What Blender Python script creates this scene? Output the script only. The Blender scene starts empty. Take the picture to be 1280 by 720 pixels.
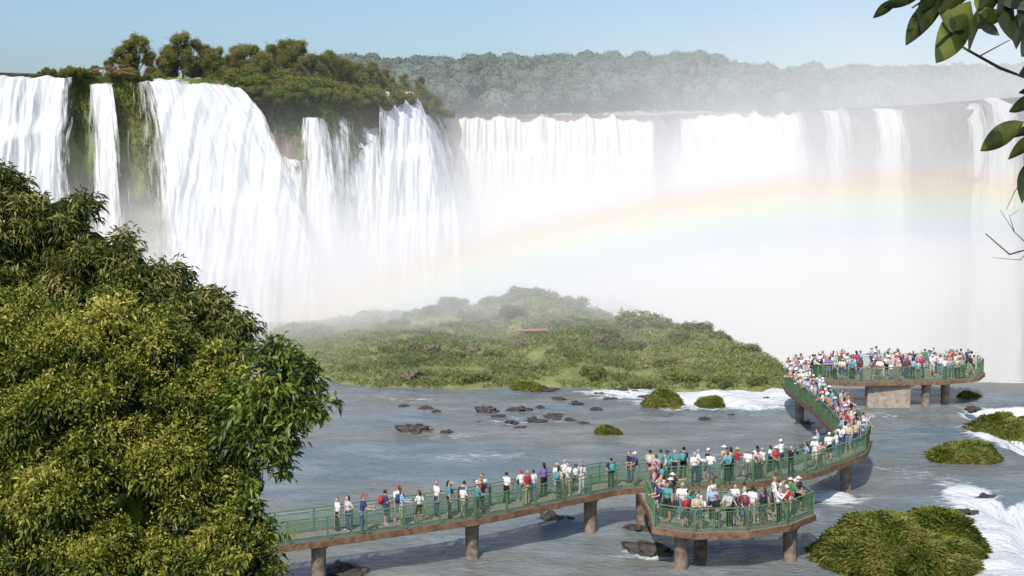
import bpy, bmesh, math, random
import numpy as np
from mathutils import Vector, Matrix
random.seed(7); rng=np.random.default_rng(7)
scene=bpy.context.scene; COL=scene.collection
CZ=19.6; F=1778.0; P=math.atan(170/1778); cP,sP=math.cos(P),math.sin(P)
# ---------- survey helpers: sight lines from the viewpoint used to fix real world places ----------
def ray(u,v): return Vector((u-640, F*cP+(360-v)*sP, -F*sP+(360-v)*cP))
def spot(u,v,z=0.0):
    d=ray(u,v); t=(z-CZ)/d.z; return Vector((d.x*t,d.y*t,z))
def far(u,v,D):
    d=ray(u,v); t=D/d.y; return Vector((d.x*t,D,CZ+d.z*t))
def xat(u,D,z): return (u-640)/F*(D*cP+(CZ-z)*sP)
def proj(p):
    dep=p[1]*cP+(CZ-p[2])*sP; return 640+F*p[0]/dep, 360-F*(p[1]*sP+(p[2]-CZ)*cP)/dep
# ---------- noise ----------
def _h(ix,iy,iz):
    with np.errstate(over='ignore'):
        h=(ix.astype(np.uint32)*np.uint32(374761393))+(iy.astype(np.uint32)*np.uint32(668265263))+(iz.astype(np.uint32)*np.uint32(1274126177))
        h=(h^(h>>np.uint32(13)))*np.uint32(1274126177); h=h^(h>>np.uint32(16))
    return h.astype(np.float64)/4294967295.0
def vn(p):
    p=np.asarray(p,float); i=np.floor(p).astype(np.int64); f=p-i; w=f*f*(3-2*f); r=0
    for a in (0,1):
        for b in (0,1):
            for c in (0,1):
                ww=(w[...,0] if a else 1-w[...,0])*(w[...,1] if b else 1-w[...,1])*(w[...,2] if c else 1-w[...,2])
                r=r+ww*_h(i[...,0]+a,i[...,1]+b,i[...,2]+c)
    return r
def fbm(p,o=4):
    p=np.asarray(p,float); r=0;a=.5;t=0
    for k in range(o): r=r+a*vn(p*(2**k)+k*17.3); t+=a; a*=.5
    return r/t
def sstep(a,b,x):
    t=np.clip((x-a)/(b-a),0,1); return t*t*(3-2*t)
def unit(a): return a/np.maximum(np.linalg.norm(a,axis=-1,keepdims=True),1e-9)
# ---------- object helpers ----------
def obj(name,data,parent=None,**k):
    o=bpy.data.objects.new(name,data); COL.objects.link(o)
    if parent: o.parent=parent
    for a,b in k.items(): o[a]=b
    return o
def mesh_np(name,V,Fs,mat=None,smooth=False,attrs=None):
    V=np.asarray(V,np.float32).reshape(-1,3); Fs=np.asarray(Fs,np.int32); k=Fs.shape[1]; me=bpy.data.meshes.new(name)
    me.vertices.add(len(V)); me.vertices.foreach_set('co',V.ravel())
    me.loops.add(Fs.size); me.loops.foreach_set('vertex_index',Fs.ravel())
    me.polygons.add(len(Fs)); me.polygons.foreach_set('loop_start',np.arange(0,Fs.size,k,dtype=np.int32))
    if smooth: me.polygons.foreach_set('use_smooth',np.ones(len(Fs),bool))
    me.update(calc_edges=True); me.validate()
    if attrs:
        for n,v in attrs.items():
            v=np.asarray(v,np.float32)
            at=me.attributes.new(n,'FLOAT' if v.ndim==1 else 'FLOAT_VECTOR','POINT')
            at.data.foreach_set('value' if v.ndim==1 else 'vector',v.ravel())
    if mat: me.materials.append(mat)
    return me
def grid_faces(nr,nc):
    a=np.arange(nr*nc).reshape(nr,nc)
    return np.stack([a[:-1,:-1],a[:-1,1:],a[1:,1:],a[1:,:-1]],-1).reshape(-1,4)
def bm_mesh(name,bm,mat=None,smooth=False):
    me=bpy.data.meshes.new(name); bm.to_mesh(me); bm.free()
    if smooth:
        for p in me.polygons: p.use_smooth=True
    if mat: me.materials.append(mat)
    return me
def box(bm,c,s,rot=None):
    m=Matrix.Translation(Vector(c))
    if rot is not None: m=m@rot
    return bmesh.ops.create_cube(bm,size=1,matrix=m@Matrix.Diagonal((s[0],s[1],s[2],1)))
def rod(bm,a,b,ra,rb=None,seg=8,caps=True):
    a=Vector(a);b=Vector(b); rb=ra if rb is None else rb; d=b-a
    if d.length<1e-6: return
    m=Matrix.Translation((a+b)/2)@d.to_track_quat('Z','Y').to_matrix().to_4x4()
    bmesh.ops.create_cone(bm,cap_ends=caps,segments=seg,radius1=ra,radius2=rb,depth=d.length,matrix=m)
def tube(bm,pts,rad,seg=8):
    rings=[]
    for i,p in enumerate(pts):
        p=Vector(p); d=(Vector(pts[min(i+1,len(pts)-1)])-Vector(pts[max(i-1,0)])).normalized()
        x=d.cross(Vector((.3,.9,.2))).normalized(); y=d.cross(x)
        rings.append([bm.verts.new(p+(x*math.cos(2*math.pi*k/seg)+y*math.sin(2*math.pi*k/seg))*rad[i]) for k in range(seg)])
    for r0,r1 in zip(rings,rings[1:]):
        for k in range(seg): bm.faces.new((r0[k],r0[(k+1)%seg],r1[(k+1)%seg],r1[k]))
    bm.faces.new(rings[-1]); bm.faces.new(rings[0][::-1])
# ---------- materials ----------
class NT:
    def __init__(s,name):
        s.m=bpy.data.materials.new(name); s.m.use_nodes=True; s.t=s.m.node_tree; s.t.nodes.clear(); s.out=s.n('OutputMaterial')
    def n(s,t,ins=None,**k):
        nd=s.t.nodes.new('ShaderNode'+t)
        for a,b in k.items(): setattr(nd,a,b)
        for a,b in (ins or {}).items(): s.set(nd,a,b)
        return nd
    def set(s,nd,a,b):
        if isinstance(b,bpy.types.NodeSocket): s.t.links.new(b,nd.inputs[a])
        elif isinstance(b,bpy.types.Node): s.t.links.new(b.outputs[0],nd.inputs[a])
        else: nd.inputs[a].default_value=b
    def ma(s,op,a,b=0.0,c=None,clamp=False):
        nd=s.n('Math',operation=op,use_clamp=clamp); s.set(nd,0,a); s.set(nd,1,b)
        if c is not None: s.set(nd,2,c)
        return nd.outputs[0]
    def mix(s,f,a,b):
        nd=s.n('Mix',data_type='RGBA'); s.set(nd,0,f); s.set(nd,6,a); s.set(nd,7,b); return nd.outputs[2]
    def ramp(s,f,stops):
        nd=s.n('ValToRGB'); s.set(nd,0,f); e=nd.color_ramp.elements
        while len(e)<len(stops): e.new(.5)
        for x,(p,c) in zip(e,stops): x.position=p; x.color=(*c,1) if len(c)==3 else c
        return nd.outputs[0]
    def noise(s,vec,scale,detail=4,rough=.55):
        nd=s.n('TexNoise',{'Scale':scale,'Detail':detail,'Roughness':rough}); s.set(nd,'Vector',vec); return nd.outputs[0]
    def pos(s,sc=(1,1,1)):
        g=s.n('NewGeometry'); mp=s.n('Mapping'); s.set(mp,0,g.outputs['Position']); mp.inputs['Scale'].default_value=sc; return mp.outputs[0]
    def obc(s,sc=(1,1,1)):
        g=s.n('TexCoord'); mp=s.n('Mapping'); s.set(mp,0,g.outputs['Object']); mp.inputs['Scale'].default_value=sc; return mp.outputs[0]
def plain(name,c,rough=.8,var=.2,scale=6,bump=0,c2=None,spec=.3,local=True):
    t=NT(name); v=t.obc() if local else t.pos(); f=t.noise(v,scale,5,.6)
    a=tuple(x*(1-var) for x in c); b=c2 or tuple(min(1,x*(1+var)) for x in c)
    col=t.ramp(f,[(.3,a),(.7,b)])
    p=t.n('BsdfPrincipled',{'Base Color':col,'Roughness':rough,'Specular IOR Level':spec})
    if bump:
        bp=t.n('Bump',{'Strength':bump,'Distance':.1}); t.set(bp,'Height',t.noise(v,scale*3,5,.6)); t.set(p,'Normal',bp.outputs[0])
    t.set(t.out,0,p); return t.m
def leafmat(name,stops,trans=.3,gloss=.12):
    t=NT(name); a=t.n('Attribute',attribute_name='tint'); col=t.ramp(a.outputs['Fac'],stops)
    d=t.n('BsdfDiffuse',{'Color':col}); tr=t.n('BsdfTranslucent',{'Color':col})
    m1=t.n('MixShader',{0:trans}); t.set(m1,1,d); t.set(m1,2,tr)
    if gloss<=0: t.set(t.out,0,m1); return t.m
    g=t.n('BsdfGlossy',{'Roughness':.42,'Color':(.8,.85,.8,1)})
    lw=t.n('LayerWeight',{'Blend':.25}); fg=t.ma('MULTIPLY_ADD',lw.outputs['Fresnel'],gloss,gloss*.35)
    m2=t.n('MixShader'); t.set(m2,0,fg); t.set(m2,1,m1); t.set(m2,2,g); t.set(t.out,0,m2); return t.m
L_mango=leafmat('mango_leaves',[(0,(.02,.03,.008)),(.4,(.085,.11,.022)),(.75,(.2,.21,.045)),(1,(.36,.32,.11))],.3,.06)
L_yel=leafmat('blossom_leaves',[(0,(.02,.035,.006)),(.35,(.11,.15,.018)),(.7,(.31,.31,.045)),(1,(.55,.5,.12))],.35,.05)
L_big=leafmat('broad_leaves',[(0,(.025,.05,.01)),(.5,(.13,.2,.022)),(1,(.34,.36,.06))],.4,.12)
L_grass=leafmat('grass_blades',[(0,(.11,.13,.03)),(.5,(.29,.35,.07)),(1,(.55,.5,.18))],.4,.0)
L_hang=leafmat('hanging_grass',[(0,(.06,.1,.012)),(.5,(.18,.26,.035)),(1,(.4,.37,.09))],.35,.0)
L_isl=leafmat('island_shrub_leaves',[(0,(.11,.14,.055)),(.5,(.25,.29,.1)),(1,(.42,.42,.18))],.35,.0)
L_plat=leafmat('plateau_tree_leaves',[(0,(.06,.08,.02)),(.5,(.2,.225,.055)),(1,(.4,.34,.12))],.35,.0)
L_brown=leafmat('dry_scrub_leaves',[(0,(.09,.06,.025)),(.5,(.26,.19,.07)),(1,(.4,.3,.14))],.3,.0)
L_for=leafmat('hazed_forest_leaves',[(0,(.065,.1,.09)),(.45,(.11,.155,.125)),(1,(.19,.235,.17))],.1,.0)  # blue-grey distance haze is mixed into this leaf colour
BARK=plain('bark',(.12,.09,.065),.9,.4,8,.5)
ROCK=plain('wet_river_rock',(.03,.026,.024),.5,.5,3,.8,c2=(.1,.075,.06),spec=.5)
CONC=plain('stained_concrete',(.2,.14,.1),.85,.4,2.5,.3,c2=(.38,.31,.24))
PALEC=plain('pale_concrete',(.3,.25,.19),.85,.25,2.5,.3,c2=(.48,.42,.34))
GREEN=plain('green_rail_paint',(.1,.195,.09),.5,.3,5,0,spec=.4)
RUST=plain('rusty_beam',(.17,.085,.045),.8,.4,3,.2,c2=(.27,.17,.1))
DECK=plain('grey_deck',(.26,.24,.21),.85,.2,5,.2)
SOIL=plain('bank_soil',(.07,.06,.03),.95,.4,.6,.5,c2=(.08,.11,.04),local=False)
ISOIL=plain('island_turf',(.15,.15,.065),.95,.3,.5,.5,c2=(.25,.28,.1),local=False)
t=NT('basalt_cliff'); v=t.pos(); f=t.noise(v,.35,6,.65); f2=t.noise(t.pos((1,1,.25)),1.3,5,.6)
c=t.ramp(f2,[(.3,(.05,.042,.038)),(.5,(.14,.09,.07)),(.72,(.28,.19,.14))])
a=t.n('Attribute',attribute_name='moss'); mf=t.ma('ADD',a.outputs['Fac'],t.ma('MULTIPLY',t.ma('SUBTRACT',f,.5),2.2),clamp=True)
c=t.mix(t.ramp(mf,[(.4,(0,0,0)),(.6,(1,1,1))]),c,t.ramp(f2,[(.3,(.09,.13,.02)),(.7,(.24,.27,.055))]))
p=t.n('BsdfPrincipled',{'Base Color':c,'Roughness':.7}); bp=t.n('Bump',{'Strength':.9,'Distance':.6,'Height':f2}); t.set(p,'Normal',bp.outputs[0]); t.set(t.out,0,p); CLIFF=t.m
def fallmat(name,thin,tone=(.7,.71,.71),dark=(.42,.45,.47),hi=(.81,.81,.8),es=1.0,slope=7.0):
    t=NT(name); a=t.n('Attribute',attribute_name='fuv')
    def nz(sc,d,r):
        mp=t.n('Mapping'); t.set(mp,0,a.outputs['Vector']); mp.inputs['Scale'].default_value=sc; return t.noise(mp.outputs[0],1.0,d,r)
    s1=nz((1.0,3.6,1),6,.64); s2=nz((3.4,20,1),5,.7); s3=nz((.3,.8,1),3,.5)
    s=t.ma('ADD',t.ma('ADD',t.ma('MULTIPLY',s1,.42),t.ma('MULTIPLY',s2,.4)),t.ma('MULTIPLY',s3,.18))
    col=t.ramp(s,[(.36,dark),(.48,tone),(.62,hi)])
    d=t.n('BsdfPrincipled',{'Base Color':col,'Roughness':.9,'Specular IOR Level':.1})
    bp=t.n('Bump',{'Strength':.45,'Distance':.6,'Height':s}); t.set(d,'Normal',bp.outputs[0])
    e=t.n('Attribute',attribute_name='edge')
    al=t.ma('ADD',t.ma('MULTIPLY',t.ma('SUBTRACT',s,thin),slope),t.ma('MULTIPLY',e.outputs['Fac'],3.0*es)); al=t.ma('ADD',al,-.4,clamp=True)
    tr=t.n('BsdfTransparent'); mx=t.n('MixShader'); t.set(mx,0,al); t.set(mx,1,tr); t.set(mx,2,d); t.set(t.out,0,mx); return t.m
FALL=fallmat('falling_water',.48); VEIL=fallmat('thin_water_veil',.5,es=.45); CREAM=fallmat('distant_falling_water',.45,(.6,.585,.54),(.44,.425,.375),(.68,.665,.62),es=1.0,slope=5.)
t=NT('river_water'); v=t.pos(); a=t.n('Attribute',attribute_name='foam')
n1=t.noise(t.pos((.5,1.0,1)),.35,5,.6); n2=t.noise(t.pos((.8,1.5,1)),1.5,6,.68); n3=t.noise(t.pos((.25,.8,1)),.12,3,.5)
wc=t.mix(t.ramp(n3,[(.38,(0,0,0)),(.62,(1,1,1))]),(.15,.21,.245,1),(.22,.22,.19,1))
wc=t.mix(t.ma('MULTIPLY',t.ramp(n1,[(.45,(0,0,0)),(.68,(1,1,1))]),.55),wc,(.35,.4,.42,1))
wc=t.mix(t.ma('MULTIPLY',t.ramp(n2,[(.32,(1,1,1)),(.5,(0,0,0))]),.5),wc,(.07,.095,.1,1))
ff=t.ma('ADD',a.outputs['Fac'],t.ma('MULTIPLY',t.ma('SUBTRACT',t.ma('ADD',t.ma('MULTIPLY',n1,.4),t.ma('MULTIPLY',n2,.6)),.5),2.8))
fm=t.ramp(ff,[(.45,(0,0,0)),(.75,(1,1,1))])
col=t.mix(fm,wc,(.8,.82,.82,1)); rg=t.ma('MULTIPLY_ADD',fm,.6,.25)
p=t.n('BsdfPrincipled',{'Base Color':col,'Roughness':rg,'IOR':1.33})
bp=t.n('Bump',{'Strength':.85,'Distance':.5}); t.set(bp,'Height',t.ma('ADD',n2,t.ma('MULTIPLY',n1,1.2))); t.set(p,'Normal',bp.outputs[0]); t.set(t.out,0,p); RIVER=t.m
# ---------- camera, light, sky ----------
cam=bpy.data.cameras.new('camera'); cam.lens=50; cam.sensor_width=36; cam.clip_start=.1; cam.clip_end=6000
co=obj('camera',cam); co.location=(0,0,CZ); co.rotation_euler=(math.pi/2-P,0,0); scene.camera=co
scene.view_settings.view_transform='Standard'; scene.view_settings.look='None'; scene.view_settings.exposure=0
az=math.radians(17.4); el=math.radians(45)
d=Vector((math.sin(az)*math.cos(el),math.cos(az)*math.cos(el),-math.sin(el)))
sl=bpy.data.lights.new('sun','SUN'); sl.energy=4.1; sl.angle=math.radians(.5); sl.color=(1,.94,.84)
so=obj('sun',sl); so.rotation_euler=d.to_track_quat('-Z','Y').to_euler(); so.location=(0,0,80)
w=bpy.data.worlds.new('World'); scene.world=w; w.use_nodes=True; wn=w.node_tree
sk=wn.nodes.new('ShaderNodeTexSky'); sk.sky_type='NISHITA'; sk.sun_disc=False; sk.sun_elevation=el; sk.sun_rotation=math.pi+az; sk.air_density=1.0; sk.dust_density=1.9; sk.ozone_density=6.0
bg=wn.nodes['Background']; bg.inputs[1].default_value=.15; wn.links.new(sk.outputs[0],bg.inputs[0])
# ---------- foliage builders ----------
def leaves(pos,d,n,L,W,droop=.12):
    d=unit(d); s=unit(np.cross(d,n)); n2=unit(np.cross(s,d)); L=np.asarray(L)[:,None]; W=np.asarray(W)[:,None]
    m=pos+d*L*.45
    tip=pos+d*L; tip[:,2]-=(L[:,0]*droop)
    V=np.stack([pos,m+s*W*.5+n2*W*.18,tip,m-s*W*.5+n2*W*.18],1).reshape(-1,3)
    k=np.arange(len(pos))*4; Fs=np.concatenate([np.stack([k,k+1,k+2],1),np.stack([k,k+2,k+3],1)])
    return V,Fs
def clusters(c,o,k,L,W,out=1.0,spread=.8,down=.3,droop=.15,jit=.0,tint=None):
    N=len(c); cc=np.repeat(c,k,0); oo=np.repeat(o,k,0); r=rng.normal(size=(N*k,3))
    dd=oo*out+r*spread; dd[:,2]-=down
    if jit: cc=cc+rng.normal(size=(N*k,3))*jit
    nn=rng.normal(size=(N*k,3))*.5; nn[:,2]+=.7; nn+=oo*.6
    LL=L*rng.uniform(.7,1.25,N*k); WW=W*rng.uniform(.7,1.2,N*k)
    V,Fs=leaves(cc,dd,nn,LL,WW,droop)
    if tint is None: tint=rng.uniform(0,1,N)
    tt=np.clip(np.repeat(tint,k)+rng.normal(size=N*k)*.13,0,1)
    return V,Fs,np.repeat(tt,4)
def join(parts):
    V=[];Fs=[];T=[];o=0
    for a,b,c in parts: V.append(a);Fs.append(b+o);T.append(c);o+=len(a)
    return np.concatenate(V),np.concatenate(Fs),np.concatenate(T)
def ico(n):
    _b=bmesh.new(); bmesh.ops.create_icosphere(_b,subdivisions=n,radius=1); _b.verts.ensure_lookup_table()
    a=np.array([v.co[:] for v in _b.verts]); b=np.array([[v.index for v in f.verts] for f in _b.faces]); _b.free(); return a,b
ICO_V,ICO_F=ico(4); ICO3=ico(3)
def core(c,r,amp=.35,fr=2.0,t=.0):  # dark-tinted blob, painted-in shade for the inside of a crown
    k=.65+amp*(fbm(ICO3[0]*fr+np.array(c)*.7,3)-.5)*2
    return ICO3[0]*k[:,None]*np.array(r)+np.array(c),ICO3[1],np.full(len(ICO3[0]),t)
def sph(N):
    return unit(rng.normal(size=(N,3)))
def blob_pts(c,r,N,amp=.5,fr=1.6,inner=.72):
    u=sph(N); k=1+amp*(fbm(u*fr+np.array(c)*.9,3)-.5)*2; q=rng.uniform(inner,1.06,N)
    return np.array(c)+u*(k*q)[:,None]*np.array(r),u
# ---------- plateau path and cliff ----------
LIPZ=29.0
pl=[(-300,160),(-100,166),(0,170),(90,176),(170,178),(240,184),(300,190),(390,196),(430,203),(480,212),(520,226),(548,246),(558,290),(556,340),(575,358),(620,366),(700,370),(820,371),(850,347),(1000,325),(1050,306),(1100,295),(1160,282),(1280,245),(1450,215),(1750,190)]
path=[(xat(u,D,LIPZ),D) for u,D in pl]; path=[(-150,150)]+path+[(180,150)]
PA=np.array(path); seg=np.r_[0,np.cumsum(np.linalg.norm(np.diff(PA,axis=0),axis=1))]
NS=620; S=np.linspace(0,seg[-1],NS); PX=np.interp(S,seg,PA[:,0]); PY=np.interp(S,seg,PA[:,1])
def sm(a,k=5):
    b=np.pad(a,k,mode='edge'); return np.convolve(b,np.ones(2*k+1)/(2*k+1),'valid')
PX=sm(PX);PY=sm(PY); TX=np.gradient(PX);TY=np.gradient(PY); q=np.hypot(TX,TY); NX=sm(TY/q,3);NY=sm(-TX/q,3)
LU=np.array([proj((a,b,LIPZ))[0] for a,b in zip(PX,PY)])
def cliff_pt(i,t):
    zb=-37.0; z=LIPZ-(LIPZ-zb)*t
    s=S[i]; p=np.stack([s*.11,z*.16,np.zeros_like(z)],-1); o=(fbm(p,4)-.5)*5.0
    p2=np.stack([s*.5,z*.3,np.full_like(z,9.)],-1); o=o+(fbm(p2,4)-.5)*2.6
    o=o+(LIPZ-z)*.09 - (1.2*np.exp(-(LIPZ-z)/1.2)); o=np.where(t<=0,0,o)
    return PX[i]+NX[i]*o,PY[i]+NY[i]*o,z
NR=110; II,TT=np.meshgrid(np.arange(NS),np.linspace(0,1,NR)); X,Y,Z=cliff_pt(II,TT)
mossS=np.interp(LU,[-200,80,100,200,290,400,545,560],[.5,.5,.85,.85,.5,.45,.4,.1])
moss=mossS[II]*(1-.5*sstep(LIPZ-16,LIPZ-30,Z))
V=np.stack([X,Y,Z],-1).reshape(-1,3)
obj('cliff',mesh_np('cliff',V,grid_faces(NR,NS),CLIFF,True,{'moss':moss.ravel()}),kind='structure')
from mathutils.geometry import tessellate_polygon
poly=[Vector((PX[i],PY[i],LIPZ)) for i in range(0,NS,3)]+[Vector((1500,150,LIPZ)),Vector((1500,2500,LIPZ)),Vector((-1500,2500,LIPZ)),Vector((-1500,150,LIPZ))]
tr=tessellate_polygon([poly]); obj('plateau_ground',mesh_np('plateau_ground',[p[:] for p in poly],tr,SOIL),kind='structure')
bm=bmesh.new(); bmesh.ops.create_grid(bm,x_segments=2,y_segments=2,size=2500); o=obj('ground',bm_mesh('ground',bm,SOIL),kind='structure'); o.location=(0,800,-40)
FOAMW=plain('churned_foam',(.5,.52,.52),.9,.25,.15,0,local=False)
bm=bmesh.new(); bmesh.ops.create_grid(bm,x_segments=2,y_segments=2,size=200); o=obj('gorge_pool',bm_mesh('gorge_pool',bm,FOAMW),kind='structure'); o.location=(60,250,-35)
# ---------- waterfalls ----------
def lipD(u):
    L=pl[:12] if u<=550 else pl[14:]
    return float(np.interp(u,[p[0] for p in L],[p[1] for p in L]))
def waterfall(uT,uB,vT,out,zb,mat,label,ridge=.9,steps=0,nu=None,edge=1.0,seed=0,group=None,pw=.8,pre=.4,lipa=.9,holes=.5):
    nt=110; wid=abs(uB[1]-uB[0])*.11; nu=nu or int(max(30,min(320,wid*8)))
    a=np.linspace(0,1,nu); tt=np.linspace(0,1,nt); A,T=np.meshgrid(a,tt)
    ut=uT[0]+(uT[1]-uT[0])*a; Dt=np.array([lipD(x) for x in ut]); Dt=sm(Dt,max(1,nu//20))
    lipn=(fbm(np.stack([ut*.09+seed,ut*0,ut*0],-1),4)-.6)*lipa
    vt=None if vT is None else (np.full(nu,vT) if np.isscalar(vT) else vT[0]+(vT[1]-vT[0])*a)
    zt=(np.full(nu,LIPZ+.1)+lipn) if vT is None else np.array([far(x,q,dd).z for x,q,dd in zip(ut,vt,Dt)])+lipn
    xt=np.array([xat(x,dd,z) for x,dd,z in zip(ut,Dt,zt)])
    ub=uB[0]+(uB[1]-uB[0])*a; Db=Dt-out; xb=np.array([xat(x,dd,zb) for x,dd in zip(ub,Db)])
    h=np.sqrt(np.clip(T,0,1)); h=h*.85+.15*T
    zz=zt[None]+(zb-zt[None])*T; xx=xt[None]+(xb-xt)[None]*h**pw; dd=Dt[None]+(Db-Dt)[None]*h -1.0
    rid=(fbm(np.stack([xx*.45+seed,zz*.03,np.full_like(xx,seed)],-1),4)-.5)*ridge*4.5*(T**.5*.8+.2)
    rid+= (fbm(np.stack([xx*1.5,zz*.12,np.full_like(xx,seed+5.)],-1),4)-.5)*ridge*1.7
    if steps:
        for zs in steps:
            zl=zs+(fbm(np.stack([xx*.12,xx*0,xx*0+seed],-1),3)-.5)*9; rid+=sstep(zl+1.0,zl-1.6,zz)*1.8
    dd=dd-rid-pre*np.clip(T*12,0,1); xx=xx+(fbm(np.stack([xx*.3+9,zz*.05,np.full_like(xx,seed)],-1),3)-.5)*.9*T
    first=T<.015; dd=np.where(first,Dt[None]+2.5,dd); zz=np.where(first,zt[None]-.1,zz)
    V=np.stack([xx,dd,zz],-1).reshape(-1,3)
    ed=np.minimum(A,1-A)*2*max(1,wid/8); edn=np.clip(ed/1.0,0,1)*edge+ (fbm(np.stack([xx*.35+seed*3,zz*.03,xx*0],-1),4)-.5)*holes*2
    edn=edn-sstep(.75,1,T)*.25
    fuv=np.stack([A*((abs(xt[-1]-xt[0])+abs(xb[-1]-xb[0]))*.5+2),T*(.55),np.full_like(A,seed*3.1)],-1).reshape(-1,3)
    o=obj('waterfall',mesh_np('waterfall',V,grid_faces(nt,nu),mat,True,{'fuv':fuv,'edge':edn.ravel()}),label=label,category='waterfall')
    if group: o['group']=group
waterfall((-160,92),(-170,104),None,7,-1,FALL,'broad white waterfall pouring over the plateau lip',seed=1,steps=(23,),holes=.3)
waterfall((111,136),(120,172),102,5,-1,FALL,'narrow white waterfall between grassy rocks',.5,seed=2,edge=.75)
waterfall((160,214),(168,262),(100,100),4,-1,VEIL,'thin broken veil of water over mossy rock',.6,seed=3,edge=.45)
waterfall((188,288),(236,432),(96,106),14,-1,FALL,'large fanning white waterfall beside the green headland',1.0,seed=4,steps=(24,15,8),pw=1.0,pre=1.2,edge=1.3,holes=.3)
waterfall((165,232),(212,330),(97,97),9,-1,FALL,'white side stream spilling beside the large waterfall',.8,seed=24,steps=(20,),pw=.95,edge=.45)
waterfall((378,404),(370,446),142,6,-1,FALL,'slender waterfall down the dark headland cliff',.6,seed=5,edge=.7)
waterfall((404,438),(406,464),136,5,-1,VEIL,'faint trickle of water down the headland cliff',.5,seed=6,edge=.9)
waterfall((436,470),(418,506),(150,158),7,-1,FALL,'white waterfall widening over the headland ledges',.7,seed=7,edge=.8)
waterfall((385,545),(376,572),(222,200),7,-1,FALL,'low broken cascades across the headland ledges',.9,seed=17,edge=.3)
waterfall((345,388),(350,400),(190,180),6,-1,VEIL,'thin streams over dark rock by the large waterfall',.6,seed=27,edge=1.0)
waterfall((476,512),(470,592),112,10,-1,FALL,'tall waterfall spreading at the tip of the headland',1.0,seed=8,steps=(22,12),edge=.9,pw=.9,pre=1)
waterfall((500,546),(520,610),(122,145),8,-1,VEIL,'veil of water down the headland tip',.8,seed=18,edge=1.0,pw=.9)
waterfall((552,828),(548,824),None,12,-34,CREAM,'long curtain waterfall at the head of the gorge',1.8,seed=9,steps=(20,8),nu=340,pre=2.5,lipa=3.4,edge=1.0,holes=.35)
waterfall((836,1016),(826,1006),None,12,-34,CREAM,'wide curtain waterfall half lost in spray',1.6,seed=10,steps=(18,),nu=220,pre=2.5,edge=.8,lipa=3.4,holes=.45)
for k,(a,b,c,d_) in enumerate([(1020,1060,1010,1062),(1084,1128,1080,1132),(1198,1224,1194,1230),(1220,1274,1190,1268)]):
    waterfall((a,b),(c,d_),None,14,-34,CREAM,'narrow distant waterfall veiled in spray',.9,seed=11+k,group='narrow waterfalls on the far cliff',edge=.65,pre=3.5,lipa=1.5)
# ---------- river ----------
gx=np.arange(-95,75,.4); gy=np.arange(42,192,.4); GX,GY=np.meshgrid(gx,gy)
def foam_g(L):
    f=np.zeros_like(GX)
    for u,v,su,sv,a in L:
        c=spot(u,v); sx=su/F*c.y; sy=abs(spot(u,v-sv).y-c.y); f=np.maximum(f,a*np.exp(-((GX-c.x)/sx)**2-((GY-c.y)/sy)**2))
    return f
foam=foam_g([(905,498,110,14,1.4),(715,477,45,9,1.3),(965,492,50,12,1.2),(780,493,60,8,1.0),(1245,546,36,14,1.2),(1252,650,40,45,1.7),(1240,690,48,45,1.7),(1045,622,40,11,.95),(560,692,70,10,.5),(820,690,70,12,.6),(1120,585,70,9,.4),(560,545,60,7,.4),(650,528,80,7,.5),(420,430,70,26,.9),(700,600,60,6,.35),(480,620,50,8,.35),(1100,520,60,9,.4),(1000,640,40,12,.5),(830,505,40,8,1.1),(1180,600,60,10,.4),(1080,700,50,16,.45),(900,690,60,8,.45),(500,500,70,7,.45),(620,570,100,7,.35)])
edgey=np.interp(gx,[-95,14,24,30,75],[192,192,128,121,118])[None,:]
drop=np.clip(GY-edgey,0,None)
x0=np.interp(gy,[42,66,78,85,98,110],[24.5,24.2,25.3,33,33,32])[:,None]+(fbm(np.stack([GX*.3,GY*.3,GX*0+8],-1),3)-.5)*3
d2=sstep(0,7,GX-x0)*4.0*sstep(112,104,GY)
WZ=-.5*drop-.05*drop**1.5 - d2 + (fbm(np.stack([GX*.35,GY*.7,GX*0],-1),3)-.5)*.3 + np.clip(foam,0,1)*(fbm(np.stack([GX*.6,GY*.8,GX*0+3],-1),4)-.4)*.8
foam=np.maximum(foam,sstep(0,2,drop)); foam=np.maximum(foam,sstep(.1,.8,d2)*1.3)
foam+=sstep(150,185,GY)*.6; WZ=np.maximum(WZ,-36)
obj('river',mesh_np('river',np.stack([GX,GY,WZ],-1).reshape(-1,3),grid_faces(len(gy),len(gx)),RIVER,True,{'foam':foam.ravel()}),kind='structure')
hx=np.arange(-60,60,1.5); hy=np.arange(-30,60,1.5); HX,HY=np.meshgrid(hx,hy)
HZ=np.clip(17.4-.40*np.clip(HY-2,0,None),-3,18)-(fbm(np.stack([HX*.15,HY*.15,HX*0],-1),3))*1.2
obj('hillside',mesh_np('hillside',np.stack([HX,HY,HZ],-1).reshape(-1,3),grid_faces(len(hy),len(hx)),SOIL,True),kind='structure')
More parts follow.
